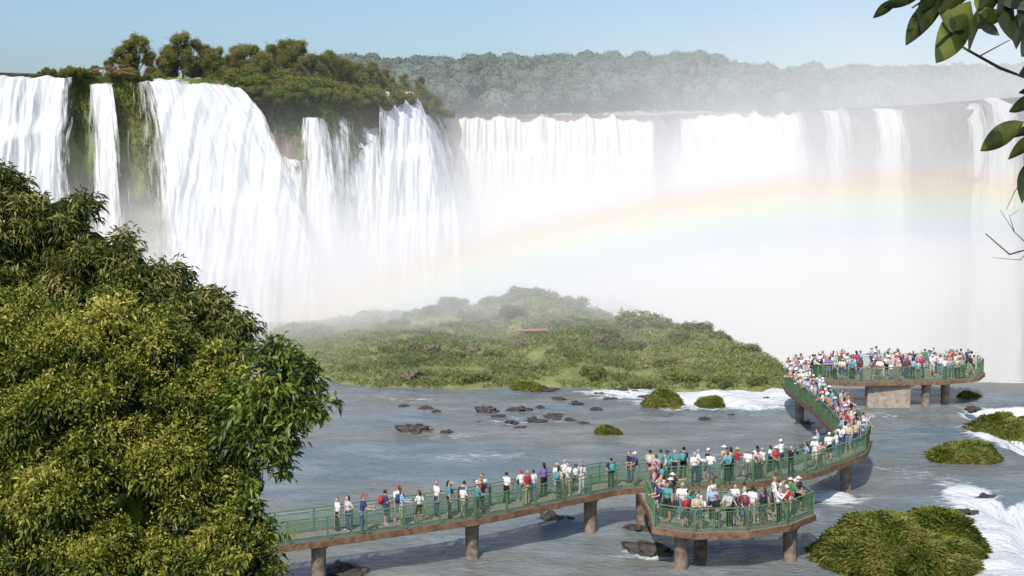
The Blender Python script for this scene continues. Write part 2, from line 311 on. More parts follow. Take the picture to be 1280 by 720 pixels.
# ---------- island ----------
def isl_h(x,y):
    x=np.asarray(x,float); y=np.asarray(y,float)
    cr=np.interp(x,[-30,-24,-17,-10,-7,-4,0,2,7,9.5,11.5,14,17,20,23,25.5],[-.5,.6,1.4,2.3,2.7,2.7,3.3,3.8,3.8,3.0,2.9,2.9,3.3,2.7,1.5,-.5])
    cy=np.interp(x,[-25,-5,6,12,20,25],[152,151,149,138,127,122]); fy=np.interp(x,[-28,-22,-16,-12,0,20,25],[146,136,121,117,117,115.5,117])
    a=np.clip((y-fy)/(cy-fy),0,1)**.6; b=1-sstep(3,12,y-cy); n=fbm(np.stack([x*.16,y*.16,x*0+4],-1),4); n2=fbm(np.stack([x*.55,y*.55,x*0+4],-1),3)
    k=sstep(10,15,x); h=cr*a*b*(.45+.25*k+(1.1-.5*k)*n)+(n2-.5)*(1.5-.9*k)*a*b
    out=np.maximum(fy-y,0)+np.maximum(y-cy-12,0)+np.maximum(np.abs(x)-26,0)
    return h-.12-out*1.2-sstep(9,12,y-cy)*6
ix=np.arange(-31,31,.4); iy=np.arange(110,168,.4); IX,IY=np.meshgrid(ix,iy); IZ=np.maximum(isl_h(IX,IY),-38)
obj('island_ground',mesh_np('island_ground',np.stack([IX,IY,IZ],-1).reshape(-1,3),grid_faces(len(iy),len(ix)),ISOIL,True),kind='structure')
N=38000; x=rng.uniform(-28,27,N); y=rng.uniform(113,160,N); h=isl_h(x,y); k=(h>.05)&(fbm(np.stack([x*.4,y*.4,x*0],-1),3)>.36-.3*(x>12)); c=np.stack([x,y,h],-1)[k]
o_=np.tile([0,0,1.],(len(c),1)); tn=1.4*fbm(c*.25,4)-.2+.15*(c[:,0]>11)
V,Fs,T=clusters(c,o_,5,.38,.09,1,.5,.1,.25,.12,tn)
obj('island_grass',mesh_np('island_grass',V,Fs,L_isl,False,{'tint':T}),kind='stuff',label='low tangled grass covering the river island',category='grass')
def shrub_mesh(seed,mat,L=.17,W=.08,n=1200,k=6):
    parts=[]; r=random.Random(seed)
    for j in range(12):
        c=(r.uniform(-.75,.75),r.uniform(-.65,.65),r.uniform(.15,.85)); q=r.uniform(.22,.42); rr=(q,q,q*r.uniform(.8,1.1))
        parts.append(core(c,tuple(z*.8 for z in rr),.3,2,.15)); p,u=blob_pts(c,rr,n//12,.7,2.5)
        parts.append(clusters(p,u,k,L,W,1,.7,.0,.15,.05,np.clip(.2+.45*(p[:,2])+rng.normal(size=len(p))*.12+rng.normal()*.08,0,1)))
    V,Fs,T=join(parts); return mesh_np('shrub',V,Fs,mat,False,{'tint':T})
SH=[shrub_mesh(s,L_isl) for s in (1,2,3,4)]
shr=[(545,385,150,1.0),(530,395,151,.9),(565,390,151,1.1),(600,395,150,1.0),(640,375,150,1.2),(663,372,150,1.6),(680,376,150,1.4),(715,375,150,1.5),(745,380,150,1.7),(765,388,148,1.3),(800,398,138,1.5),(825,402,136,1.0),(870,404,132,1.3),(895,412,130,1.0),(930,430,126,.9),(590,395,146,1.1),(500,405,148,.9),(455,420,146,.8),(400,420,150,.7),(700,400,140,1.0),(850,420,130,.9),(790,425,128,.9),(590,480,119,.9),(615,430,128,.7),(530,430,130,.7),(745,465,119,.9),(800,470,117,.8),(860,462,118,.9),(905,468,117,.8),(945,470,117,.7),(640,400,142,.9),(570,440,128,.6),(720,440,125,.7),(680,450,121,.6),(830,445,122,.7),(480,450,130,.6),(440,470,124,.6),(760,420,132,.8),(665,420,136,.7),(810,410,134,.9),(620,388,150,1.1),(780,392,146,1.0),(480,410,148,.8),(515,400,150,.9)]
for i,(u,v,D,s) in enumerate(shr):
    x=xat(u,D,3); z=float(isl_h(x,D)); o=obj('shrub',SH[i%4],label='rounded green shrub on the misty river island',category='shrub',group='shrubs on the river island')
    o.location=(x,D,max(z-.3*s,-.3)); s*=1.1; o.scale=(s*1.25,s*1.1,s*random.uniform(.7,1.0)); o.rotation_euler=(0,0,random.uniform(0,6))
# grassy islets
def islet(u,v,rx,ry,h,label,n,L,seed,W=.04):
    c=spot(u,v); e=obj('grassy_islet',None,label=label,category='islet'); e.location=c
    def shape(a,R):
        ed=1+.35*(fbm(np.stack([np.cos(a)*1.5+seed,np.sin(a)*1.5,a*0],-1),3)-.5)*2
        X=np.cos(a)*R*rx*ed; Y=np.sin(a)*R*ry*ed; Z=h*np.clip(1-R**3,-.3,1)*(.2+1.6*fbm(np.stack([X*.55+seed,Y*.55,X*0],-1),3))-.1
        return X,Y,Z
    A,R=np.meshgrid(np.linspace(0,2*np.pi,60,endpoint=False),np.linspace(0,1.08,24)); X,Y,Z=shape(A,R)
    Fs=grid_faces(24,60); extra=np.stack([np.arange(23)*60+59,np.arange(23)*60,np.arange(1,24)*60,np.arange(1,24)*60+59],1)
    obj('mound',mesh_np('mound',np.stack([X,Y,Z],-1).reshape(-1,3),np.concatenate([Fs,extra]),ISOIL,True),e)
    q=rng.uniform(0,1,n)**.5; aa=rng.uniform(0,2*np.pi,n); x,y,z=shape(aa,q)
    p=np.stack([x,y,z],-1); od=np.stack([x/rx*.5,y/ry*.5-.1,.8+x*0],-1); tn=1.9*fbm(p*1.1+seed,4)-.4
    sc=.5+1.3*vn(p*1.5+seed)
    V,F2,T=clusters(p,od,9,L,W,1,.65,.0,.4,.0,tn)
    V=V.reshape(-1,4,3); b=np.repeat(p,9,0)[:,None]; V=(b+(V-b)*np.repeat(sc,9)[:,None,None]).reshape(-1,3)
    obj('grass',mesh_np('grass',V,F2,L_grass,False,{'tint':T}),e)
islet(1128,700,4.4,3.2,1.7,'large tussocky green islet beside the walkway',6500,.5,1)
islet(1210,573,2.3,1.6,.9,'small grassy islet in the rapids',1500,.45,2)
islet(1262,540,2.6,1.7,1.0,'green islet at the edge of the drop',1500,.45,3)
islet(762,543,.75,.6,.8,'small round grass tuft in the river',400,.35,4)
islet(887,508,1.0,.8,.8,'small grass tuft beside the rapids',400,.35,5)
islet(828,508,1.6,1.1,.9,'grassy tuft off the island shore',600,.35,6)
islet(660,488,1.1,.8,.7,'small shrubby tuft off the island shore',350,.35,7)
islet(1212,497,.9,.8,.5,'dark tuft by the far viewing platform',200,.3,8)
def rock_mesh(seed):
    k=1+1.1*(fbm(ICO_V*2.0+seed*7.,5)-.5)*2; V=ICO_V*k[:,None]*np.array([1,.8,.42]); return mesh_np('river_rock',V,ICO_F,ROCK,False)
RK=[rock_mesh(s) for s in (1,2,3,4)]
rk=[(610,515,1.0),(650,513,.7),(668,527,.8),(690,523,.6),(700,520,.5),(640,528,.4),(720,505,.6),(532,512,.5),(520,540,1.2),(560,541,.5),(780,492,1.0),(750,495,.7),(700,500,.7),(730,530,.5),(860,515,.5),(505,508,.4),(815,690,1.2),(800,662,.7),(690,650,.8),(430,716,1.1),(1010,560,.5),(620,470,.9),(680,488,1.0),(1215,512,.6),(1140,712,1.2),(1008,530,.7),(960,500,.5),(545,515,.35),(625,522,.5),(655,535,.45),(712,525,.5),(745,512,.45),(765,500,.5),(810,497,.5),(840,520,.4),(880,525,.45),(930,505,.4),(1205,640,.6),(1232,622,.5),(1212,690,.6),(1225,556,.5),(500,478,.5),(600,528,.3),(675,510,.35),(915,520,.35),(1190,555,.4)]
for i,(u,v,s) in enumerate(rk):
    o=obj('river_rock',RK[i%4],label='dark wet basalt rock breaking the river surface',category='rock',group='rocks in the river'); o.location=spot(u,v,-.02); o.scale=(s*random.uniform(.8,1.2),s*.8,s*random.uniform(.7,1.1)); o.rotation_euler=(0,0,random.uniform(-.5,.5))
IROCK=plain('weathered_island_rock',(.11,.09,.06),.9,.4,3,.6,c2=(.22,.18,.12))
for i in range(14):
    x=random.uniform(-12,14); y=random.uniform(119,140); z=float(isl_h(x,y))
    if z<.1: continue
    o=obj('island_rock',RK[i%4],label='brown weathered rock among the island grass',category='rock',group='rocks on the island'); s=random.uniform(.4,.9); o.location=(x,y,z+.1); o.scale=(s,s,s*1.6); o.rotation_euler=(0,0,random.uniform(0,6)); o.material_slots[0].link='OBJECT'; o.material_slots[0].material=IROCK
bm=bmesh.new(); a=far(636,404,137); b=far(686,421,133); a.z=float(isl_h(a.x,a.y))+.55; b.z=float(isl_h(b.x,b.y))+.45; tube(bm,[a,a.lerp(b,.3)+Vector((0,0,.12)),a.lerp(b,.7)+Vector((0,0,.05)),b],[.07,.13,.17,.2]); rod(bm,a.lerp(b,.3),a.lerp(b,.15)+Vector((0,.2,.5)),.05,.02)
obj('fallen_log',bm_mesh('fallen_log',bm,plain('red_dead_wood',(.36,.19,.12),.9,.3)),label='bare reddish fallen log lying on the island grass',category='log')
# ---------- cliff vegetation ----------
cand=np.where((LU>-50)&(LU<548)&(np.arange(NS)<NS*.6))[0]
N=46000; i=rng.choice(cand,N); t=rng.uniform(0,.42,N); X,Y,Z=cliff_pt(i,t); U=LU[i]
dens=np.interp(U,[-50,85,92,118,122,160,165,200,215,285,300,345,400,480,520,548],[0,0,1,1,.5,.7,1,1,.2,.2,.8,.8,.7,.6,.7,.6])
dens=dens*np.interp(Z,[0,8,20,29],[.15,.35,.7,1.4]); nz=fbm(np.stack([X*.3,Y*.3,Z*.25],-1),4)
k=rng.uniform(0,1,N)<dens*sstep(.42,.56,nz+.12*(Z>23))*1.2
c=np.stack([X,Y,Z],-1)[k]; od=np.stack([NX[i],NY[i],np.full(N,-.1)],-1)[k]; tn=1.7*fbm(c*.35,4)-.28
V,Fs,T=clusters(c,od,7,.5,.09,.7,.5,.3,.5,.25,tn)
obj('hanging_grass',mesh_np('hanging_grass',V,Fs,L_hang,False,{'tint':T}),kind='stuff',label='green grass and ferns hanging down the wet cliff',category='grass')
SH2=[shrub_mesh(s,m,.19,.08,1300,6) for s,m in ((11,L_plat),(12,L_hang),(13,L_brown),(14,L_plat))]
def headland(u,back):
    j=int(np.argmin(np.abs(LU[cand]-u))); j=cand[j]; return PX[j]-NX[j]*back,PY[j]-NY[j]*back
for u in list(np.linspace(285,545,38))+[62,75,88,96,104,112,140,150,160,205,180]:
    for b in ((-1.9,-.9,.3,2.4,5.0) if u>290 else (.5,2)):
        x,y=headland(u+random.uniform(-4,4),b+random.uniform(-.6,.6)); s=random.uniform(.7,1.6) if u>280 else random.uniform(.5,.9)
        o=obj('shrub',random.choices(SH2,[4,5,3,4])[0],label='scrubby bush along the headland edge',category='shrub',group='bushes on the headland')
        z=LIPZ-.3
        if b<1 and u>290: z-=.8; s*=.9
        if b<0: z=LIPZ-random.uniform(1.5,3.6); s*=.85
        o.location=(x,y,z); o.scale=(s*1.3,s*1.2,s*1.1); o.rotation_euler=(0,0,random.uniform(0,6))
def tree_parts(seed,mat,h=6.5,n=3400,nb=22,fl=1.0):
    r=random.Random(seed); bm=bmesh.new(); parts=[]; top=Vector((r.uniform(-.3,.3),r.uniform(-.3,.3),h*.55))
    tube(bm,[(0,0,-.3),(.05,0,h*.25),top],[.22,.17,.12])
    for j in range(nb):
        a=j*2.4+r.uniform(-.4,.4); zz=r.uniform(.22,.97); w_=math.sin(math.pi*min(1,max(0,(zz-.05)/1.05)))*2.3*fl; e=Vector((math.cos(a)*w_*r.uniform(.3,1),math.sin(a)*w_*r.uniform(.3,1),h*zz))
        b=Vector((0,0,h*r.uniform(.2,.45))); tube(bm,[b,b.lerp(e,.5)+Vector((0,0,.15)),e],[.1,.06,.02],6)
        q=r.uniform(.35,.95); rr=(q,q,q*r.uniform(.7,1.1)); p,u=blob_pts(e,rr,n//nb,1.1,2.6,.2)
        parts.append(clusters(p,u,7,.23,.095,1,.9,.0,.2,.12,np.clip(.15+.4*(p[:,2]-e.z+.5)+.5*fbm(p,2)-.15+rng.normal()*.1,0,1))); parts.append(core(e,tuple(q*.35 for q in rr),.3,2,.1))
    V,Fs,T=join(parts); return bm_mesh('trunk',bm,BARK,True),mesh_np('crown',V,Fs,mat,False,{'tint':T})
L_olive=leafmat('olive_tree_leaves',[(0,(.08,.075,.025)),(.5,(.23,.215,.07)),(1,(.4,.34,.14))],.35,.0)
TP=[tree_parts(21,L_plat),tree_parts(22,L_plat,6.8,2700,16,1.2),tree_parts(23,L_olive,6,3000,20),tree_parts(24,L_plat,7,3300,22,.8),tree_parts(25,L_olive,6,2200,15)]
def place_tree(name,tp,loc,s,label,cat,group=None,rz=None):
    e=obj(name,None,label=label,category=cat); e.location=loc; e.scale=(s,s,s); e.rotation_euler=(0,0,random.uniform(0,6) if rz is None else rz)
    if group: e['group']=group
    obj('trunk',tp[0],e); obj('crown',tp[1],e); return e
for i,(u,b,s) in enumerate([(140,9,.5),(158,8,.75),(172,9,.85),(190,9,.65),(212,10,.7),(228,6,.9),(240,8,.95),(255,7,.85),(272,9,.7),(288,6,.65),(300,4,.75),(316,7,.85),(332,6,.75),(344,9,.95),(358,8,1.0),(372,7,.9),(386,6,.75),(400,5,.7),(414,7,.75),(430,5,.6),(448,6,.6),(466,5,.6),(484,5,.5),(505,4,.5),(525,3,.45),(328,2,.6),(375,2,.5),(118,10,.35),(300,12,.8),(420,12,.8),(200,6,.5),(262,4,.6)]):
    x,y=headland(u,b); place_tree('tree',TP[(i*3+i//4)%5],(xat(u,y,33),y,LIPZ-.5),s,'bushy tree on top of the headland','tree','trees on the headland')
bm=bmesh.new()
for k in range(11):
    u=random.uniform(60,165); a=far(u,random.uniform(86,93),176); pts=[a]
    for j in range(4): pts.append(pts[-1]+Vector((random.uniform(-.2,1.0),random.uniform(-.3,.3),random.uniform(-.25,.4))))
    tube(bm,pts,[.12,.1,.08,.06,.03],6)
obj('driftwood',bm_mesh('driftwood',bm,plain('dead_branches',(.2,.11,.07),.9,.3)),label='tangle of bare driftwood caught on the plateau lip',category='driftwood')
# ---------- far forest ----------
fx=np.arange(-120,420,8.); fy=np.arange(378,760,8.); FX,FY=np.meshgrid(fx,fy)
def hill(x,y):
    u=640+F*x/(y+1e-6); base=np.interp(u,[200,380,420,850,950,1300,1500],[0,6,12,11.5,9.0,8,8])
    return LIPZ+base*sstep(376,470,y)+ (y-420)*.035*sstep(420,480,y)+(fbm(np.stack([x*.02,y*.02,x*0],-1),3)-.5)*6
obj('hill',mesh_np('hill',np.stack([FX,FY,hill(FX,FY)],-1).reshape(-1,3),grid_faces(len(fy),len(fx)),SOIL,True),kind='structure')
nC=1900; y=378+rng.uniform(0,1,nC)**1.5*170; u=rng.uniform(330,1330,nC); x=(u-640)/F*y; z=hill(x,y)
sz=rng.uniform(2.0,5.2,nC); hh=rng.uniform(2.5,7.0,nC)*(.6+.5*fbm(np.stack([x*.03,y*.03,x*0],-1),3)*1.6)
IC2=ico(2); nv=len(IC2[0]); base=np.stack([x,y,z+hh],-1)
kk_=.82+.35*(vn(IC2[0][None]*1.6+base[:,None]*.3)-.5); CV=base[:,None]+IC2[0][None]*(sz[:,None]*kk_)[...,None]*np.array([1,1,.85]); CF=(IC2[1][None]+(np.arange(nC)*nv)[:,None,None]).reshape(-1,3)
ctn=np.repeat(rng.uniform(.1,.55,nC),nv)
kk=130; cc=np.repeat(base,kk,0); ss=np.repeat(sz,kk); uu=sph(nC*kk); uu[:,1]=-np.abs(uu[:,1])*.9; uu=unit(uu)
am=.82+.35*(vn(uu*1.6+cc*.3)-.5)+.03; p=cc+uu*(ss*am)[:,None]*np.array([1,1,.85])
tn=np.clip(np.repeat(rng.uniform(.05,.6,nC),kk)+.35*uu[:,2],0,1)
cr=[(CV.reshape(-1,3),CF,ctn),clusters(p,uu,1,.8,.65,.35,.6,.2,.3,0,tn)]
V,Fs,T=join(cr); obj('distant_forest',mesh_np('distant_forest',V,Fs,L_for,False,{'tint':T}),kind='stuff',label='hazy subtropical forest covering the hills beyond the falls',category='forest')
# ---------- foreground trees ----------
def big_tree(label,cat,base,blobs,mat,k,L,W,dens,down,spread,droop,out=1.,tb=0.,trunk_r=.22,jit=.03,panicle=False,hub=None,sub=13,sr=.42):
    e=obj('tree',None,label=label,category=cat); e.location=base; bm=bmesh.new(); parts=[]; B=Vector(base)
    hub=Vector(hub)-B
    tube(bm,[Vector((0,0,-.6)),hub*.5+Vector((.15,.1,0)),hub],[trunk_r,trunk_r*.8,trunk_r*.6],10)
    for (u,v,D,r) in blobs:
        c=np.array(far(u,v,D))-np.array(B); R=r/F*D; cv=Vector(c); tube(bm,[hub,hub.lerp(cv,.5)+Vector((0,0,-.2)),cv],[trunk_r*.4,trunk_r*.22,.03],6)
        parts.append(core(c,(R*.75,)*3,.35,2,0.))
        for q in range(sub):
            dq=sph(1)[0]
            if dq[1]>.5: dq[1]*=-1
            sc=c+dq*R*rng.uniform(.6,.98); r2=R*sr*rng.uniform(.6,1.25)
            tube(bm,[cv,cv.lerp(Vector(sc),.5)+Vector((0,0,.05)),Vector(sc)+Vector(dq)*r2*.5],[.03,.02,.006],5)
            rr=(r2*1.1,r2*1.1,r2*.9); n=int(dens*4*math.pi*r2*r2/(k*L*W*.5)); p,uu=blob_pts(sc,rr,n,.95,2.4,.3)
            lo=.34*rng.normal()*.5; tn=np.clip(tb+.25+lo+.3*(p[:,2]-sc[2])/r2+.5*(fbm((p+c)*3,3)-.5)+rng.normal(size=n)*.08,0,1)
            parts.append(clusters(p,uu,k,L,W,out,spread,down,droop,jit,tn))
            if panicle and rng.uniform()<.75:
                m=int(n*.4); p,uu=blob_pts(sc,tuple(q*1.05 for q in rr),m,.95,2.4,.9); kp=uu[:,2]>-.2; p=p[kp];uu=uu[kp]; uu2=unit(uu+np.array([0,0,.8]))
                parts.append(clusters(p,uu2,14,.05,.03,1,.8,-.2,.0,.06,np.clip(.82+lo*.4+rng.normal(size=len(p))*.12,0,1)))
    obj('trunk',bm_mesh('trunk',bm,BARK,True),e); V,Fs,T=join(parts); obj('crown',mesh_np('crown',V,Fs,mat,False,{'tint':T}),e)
T1=[(15,258,28,50),(70,282,28,56),(-40,300,28,90),(0,350,28,95),(110,322,27.5,56),(165,348,27,50),(215,372,27,46),(260,407,26.5,42),(130,395,27.5,78),(290,438,26,38),(-80,420,28,120),(205,425,26,52),(240,450,25.5,46)]
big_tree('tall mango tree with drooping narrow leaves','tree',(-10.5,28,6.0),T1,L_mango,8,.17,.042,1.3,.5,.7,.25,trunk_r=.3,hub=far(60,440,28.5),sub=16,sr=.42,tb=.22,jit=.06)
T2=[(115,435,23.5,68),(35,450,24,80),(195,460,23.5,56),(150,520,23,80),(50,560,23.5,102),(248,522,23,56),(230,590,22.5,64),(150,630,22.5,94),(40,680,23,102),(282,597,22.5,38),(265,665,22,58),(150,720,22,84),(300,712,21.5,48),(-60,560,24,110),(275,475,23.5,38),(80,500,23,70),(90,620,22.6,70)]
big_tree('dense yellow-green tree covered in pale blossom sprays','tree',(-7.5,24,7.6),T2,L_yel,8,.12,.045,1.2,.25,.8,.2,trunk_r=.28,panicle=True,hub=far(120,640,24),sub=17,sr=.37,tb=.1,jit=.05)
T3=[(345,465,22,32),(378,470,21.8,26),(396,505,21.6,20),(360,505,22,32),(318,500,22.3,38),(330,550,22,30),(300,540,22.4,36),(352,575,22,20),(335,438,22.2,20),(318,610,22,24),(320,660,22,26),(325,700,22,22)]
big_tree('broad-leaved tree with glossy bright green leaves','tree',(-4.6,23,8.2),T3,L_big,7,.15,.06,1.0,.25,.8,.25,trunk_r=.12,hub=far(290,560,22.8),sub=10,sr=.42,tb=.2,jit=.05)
# overhanging branch, near the viewpoint
e=obj('tree',None,label='leafy branches overhanging the view from a nearby tree',category='tree'); B=Vector((2.9,4.2,15.0)); e.location=B
bm=bmesh.new(); tube(bm,[Vector((0,0,-.5)),Vector((.1,.1,3)),Vector((0,.1,5.4))],[.16,.13,.08],10)
def q_(u,v,D=4.4): return far(u,v,D)-B
tw=[[(1500,40),(1330,30),(1240,-20),(1180,-60)],[(1330,30),(1290,100),(1250,85),(1205,60),(1180,35)],[(1500,130),(1340,120),(1285,100)],[(1330,30),(1300,10),(1255,-10),(1230,25)],[(1500,240),(1350,200),(1300,150),(1278,165),(1262,170)],[(1350,200),(1320,260),(1290,310),(1262,318),(1232,292)],[(1290,310),(1268,290),(1250,262)],[(1300,150),(1284,128),(1272,132)],[(1180,-60),(1170,-10),(1140,10)],[(1290,310),(1275,325),(1240,322)],[(1205,60),(1225,70),(1262,50)],[(1268,290),(1262,270),(1275,262)],[(1290,210),(1268,240),(1258,262)]]
tw_r=[.03,.008,.03,.01,.03,.006,.002,.004,.008,.002,.004,.0015,.002]
for pts,r in zip(tw,tw_r):
    P3=[q_(u,v,4.4+.05*j) for j,(u,v) in enumerate(pts)]; tube(bm,P3,[r*(1-.7*j/(len(pts)-1)) for j in range(len(pts))],6)
tube(bm,[Vector((.0,.1,3.5)),q_(1500,240,4.4)],[.08,.03]); tube(bm,[Vector((.0,.1,4.6)),q_(1500,40,4.4)],[.08,.03]); tube(bm,[Vector((.0,.1,4.2)),q_(1500,130,4.4)],[.06,.03])
obj('trunk',bm_mesh('trunk',bm,BARK,True),e)
VV=[];FF=[];TTt=[]
def bigleaf(u0,v0,u1,v1,w,tint,tw=0.,D=4.4):
    a=np.array(q_(u0,v0,D)); b=np.array(q_(u1,v1,D-.03)); d=b-a; L=np.linalg.norm(d); d/=L
    s=np.cross(d,np.array([0,1,0.])); s/=np.linalg.norm(s); nrm=np.cross(s,d); s=s*math.cos(tw)+nrm*math.sin(tw); nrm=np.cross(s,d)
    n=10; W=w/F*4.4*.5; base=sum(len(x) for x in VV); r=[]; bend=random.uniform(-.25,.25)
    for i in range(n+1):
        t=i/n; ww=W*math.sin(math.pi*min(1,t**.85))**.8 if 0<t<1 else .0015; cc=a+d*L*t+nrm*(-.10*L*(t-.5)**2*2)+s*bend*L*(t-.5)**2
        r+=[cc-s*ww+nrm*ww*.25,cc,cc+s*ww+nrm*ww*.25]
    VV.append(np.array(r)); TTt.append(np.clip(np.full(len(r),tint)+np.tile([.0,.25,.0],n+1)+rng.normal(size=len(r))*.08,0,1))
    for i in range(n):
        for j in (0,1): FF.append([base+i*3+j,base+i*3+j+1,base+i*3+j+4,base+i*3+j+3])
for L_ in [(1122,0,1090,22,14,.2,.3),(1176,0,1128,54,28,.3,.2),(1160,-10,1150,42,24,.15,.8),(1215,5,1172,82,42,.85,.2),(1235,0,1208,66,30,.5,.9),(1256,18,1202,32,26,.9,.5),(1258,-5,1262,52,28,.2,.4),(1285,10,1266,60,28,.2,.5),(1200,-12,1138,20,26,.3,.6),(1278,153,1224,189,28,.5,.2),(1300,120,1260,141,20,.2,.5),(1288,200,1275,254,22,.2,.4),(1300,165,1282,217,22,.15,.3),(1180,-10,1192,42,24,.6,.4),(1310,75,1273,94,20,.2,.4),(1225,25,1250,44,16,.3,.3),(1150,-8,1103,8,18,.15,.2),(1240,-20,1290,12,30,.2,.5),(1300,-10,1270,32,30,.15,.4),(1230,-12,1232,24,26,.8,.3),(1215,-15,1172,14,26,.4,.5),(1272,-14,1245,20,28,.3,.6),(1205,40,1168,60,16,.3,.7),(1250,-10,1222,10,24,.15,.2),(1295,40,1276,72,24,.3,.5),(1190,-14,1160,30,20,.7,.9)]: bigleaf(*L_)
for i in range(60):
    u=random.uniform(1300,1560); v=random.uniform(-120,260); a=random.uniform(0,6.28); bigleaf(u,v,u+50*math.cos(a),v+50*abs(math.sin(a)),random.uniform(18,30),random.random()*.6,random.uniform(0,1),random.uniform(4.2,4.8))
for i in range(45):
    u=random.uniform(1080,1400); v=random.uniform(-260,-90); a=random.uniform(0,6.28); bigleaf(u,v,u+60*math.cos(a),v+35*abs(math.sin(a)),random.uniform(24,36),random.random()*.6,random.uniform(0,1),random.uniform(3.8,4.5))
L_near=leafmat('overhanging_leaves',[(0,(.01,.018,.007)),(.4,(.05,.07,.016)),(1,(.22,.25,.045))],.35,.12)  # tint paints most leaves shaded dark, a few sunlit yellow-green
obj('crown',mesh_np('crown',np.concatenate(VV),FF,L_near,True,{'tint':np.concatenate(TTt)}),e)
# ---------- walkway ----------
DZ=2.1
def catmull(P_,step=.5):
    P_=[Vector(p) for p in P_]; Q=[P_[0]*2-P_[1]]+P_+[P_[-1]*2-P_[-2]]; out=[]
    for i in range(1,len(Q)-2):
        n=max(2,int((Q[i+1]-Q[i]).length/step))
        for k in range(n):
            t=k/n; a,b,c,d=Q[i-1],Q[i],Q[i+1],Q[i+2]
            out.append(.5*((2*b)+(c-a)*t+(2*a-5*b+4*c-d)*t*t+(3*b-a-3*c+d)*t**3))
    out.append(P_[-1]); return out
def offs(pts,o,closed=False):
    r=[]; n=len(pts)
    for i in range(n):
        a=pts[(i-1)%n] if closed or i>0 else pts[0]; b=pts[(i+1)%n] if closed or i<n-1 else pts[-1]
        d=(b-a).normalized(); r.append(pts[i]+Vector((-d.y,d.x,0))*o)
    return r
def ribbon(name,A,Bp,z0,z1,mat,parent,closed=False):
    bm=bmesh.new(); R=[[bm.verts.new((a.x,a.y,z1)),bm.verts.new((b.x,b.y,z1)),bm.verts.new((b.x,b.y,z0)),bm.verts.new((a.x,a.y,z0))] for a,b in zip(A,Bp)]
    n=len(R)
    for i in range(n if closed else n-1):
        p,q=R[i],R[(i+1)%n]
        for k in range(4): bm.faces.new((p[k],q[k],q[(k+1)%4],p[(k+1)%4]))
    if not closed: bm.faces.new(R[0]); bm.faces.new(R[-1][::-1])
    bmesh.ops.recalc_face_normals(bm,faces=bm.faces); return obj(name,bm_mesh(name,bm,mat),parent)
def resample(pts,step):
    s=[0]
    for a,b in zip(pts,pts[1:]): s.append(s[-1]+(b-a).length)
    n=max(1,round(s[-1]/step)); o=[]
    for k in range(n+1):
        t=s[-1]*k/n; i=min(max(int(np.searchsorted(s,t))-1,0),len(pts)-2); f=(t-s[i])/max(1e-9,s[i+1]-s[i]); o.append(pts[i].lerp(pts[i+1],min(1,f)))
    return o
BL=1.9
bm=bmesh.new(); box(bm,(0,0,.54),(.07,.07,1.08)); box(bm,(BL/2+.03,0,1.085),(BL-.08,.08,.05)); box(bm,(BL/2+.03,0,.12),(BL-.08,.035,.04)); box(bm,(BL/2+.03,0,.92),(BL-.08,.035,.035))
nw=int(BL/.085)
for k in range(1,nw): box(bm,(k*BL/nw+.01,0,.52),(.016,.012,.765))
for k in range(1,8): box(bm,(BL/2+.03,.011,.12+k*.1),(BL-.09,.007,.011))
RAIL=bm_mesh('railing',bm,GREEN)
def rails(pts,parent,skip=None,res=True):
    R=resample(pts,BL) if res else pts
    for a,b in zip(R,R[1:]):
        m=(a+b)/2
        if skip and skip(m): continue
        o=obj('railing',RAIL,parent); o.location=(a.x,a.y,DZ+.02); d=b-a; o.rotation_euler=(0,0,math.atan2(d.y,d.x)); o.scale=(d.length/BL,1,1)
prof=[(.5,-.24),(.5,-.42),(.36,-.54),(.34,-2.0),(.37,-3.2)]
bm=bmesh.new(); rr=[]
for r,z in prof: rr.append([bm.verts.new((r*math.cos(2*math.pi*k/20),r*math.sin(2*math.pi*k/20),z)) for k in range(20)])
for a,b in zip(rr,rr[1:]):
    for k in range(20): bm.faces.new((a[k],b[k],b[(k+1)%20],a[(k+1)%20]))
bm.faces.new(rr[0]); PILL=bm_mesh('support_pillar',bm,CONC,True)
def pillar(x,y,parent,s=1.0):
    o=obj('support_pillar',PILL,parent); o.location=(x,y,DZ); o.scale=(s,s,1); o.rotation_euler=(0,0,random.uniform(0,6))
# straight bays with kinks: dense resampling along straight legs, only the joints rounded a little
cpx=[(250,690),(345,677),(445,664),(600,642),(765,607),(830,605),(930,600),(1000,589),(1062,566),(1070,548),(1034,513),(1000,489),(993,477),(1010,470),(1035,468)]
def legs(P_,cut=.9,n=4):
    P_=[Vector(p) for p in P_]; out=[P_[0]]
    for i in range(1,len(P_)-1):
        a,b,c=P_[i-1],P_[i],P_[i+1]; k1=min(cut,(b-a).length*.45); k2=min(cut,(c-b).length*.45); s_=b+(a-b).normalized()*k1; e_=b+(c-b).normalized()*k2
        for j in range(n+1):
            t=j/n; out.append(s_*(1-t)**2+b*2*t*(1-t)+e_*t*t)
    out.append(P_[-1]); d=[]
    for a,b in zip(out,out[1:]):
        m=max(1,int((b-a).length/.6)); d+=[a.lerp(b,j/m) for j in range(m)]
    return d+[out[-1]]
cl=legs([spot(u,v,DZ) for u,v in cpx]); HW=.9
bridge=obj('footbridge',None,label='zigzag green-railed visitor walkway on concrete pillars over the river',category='footbridge')
ribbon('deck',offs(cl,HW),offs(cl,-HW),DZ-.14,DZ,DECK,bridge)
ribbon('edge_beam',offs(cl,HW+.09),offs(cl,HW+.01),DZ-.26,DZ+.04,RUST,bridge); ribbon('edge_beam',offs(cl,-HW-.01),offs(cl,-HW-.09),DZ-.26,DZ+.04,RUST,bridge)
def sk1(m):
    u,v=proj(m); return 795<u<836 and v>606
rails(offs(cl,HW-.02),bridge); rails(offs(cl,-HW+.02),bridge,sk1)
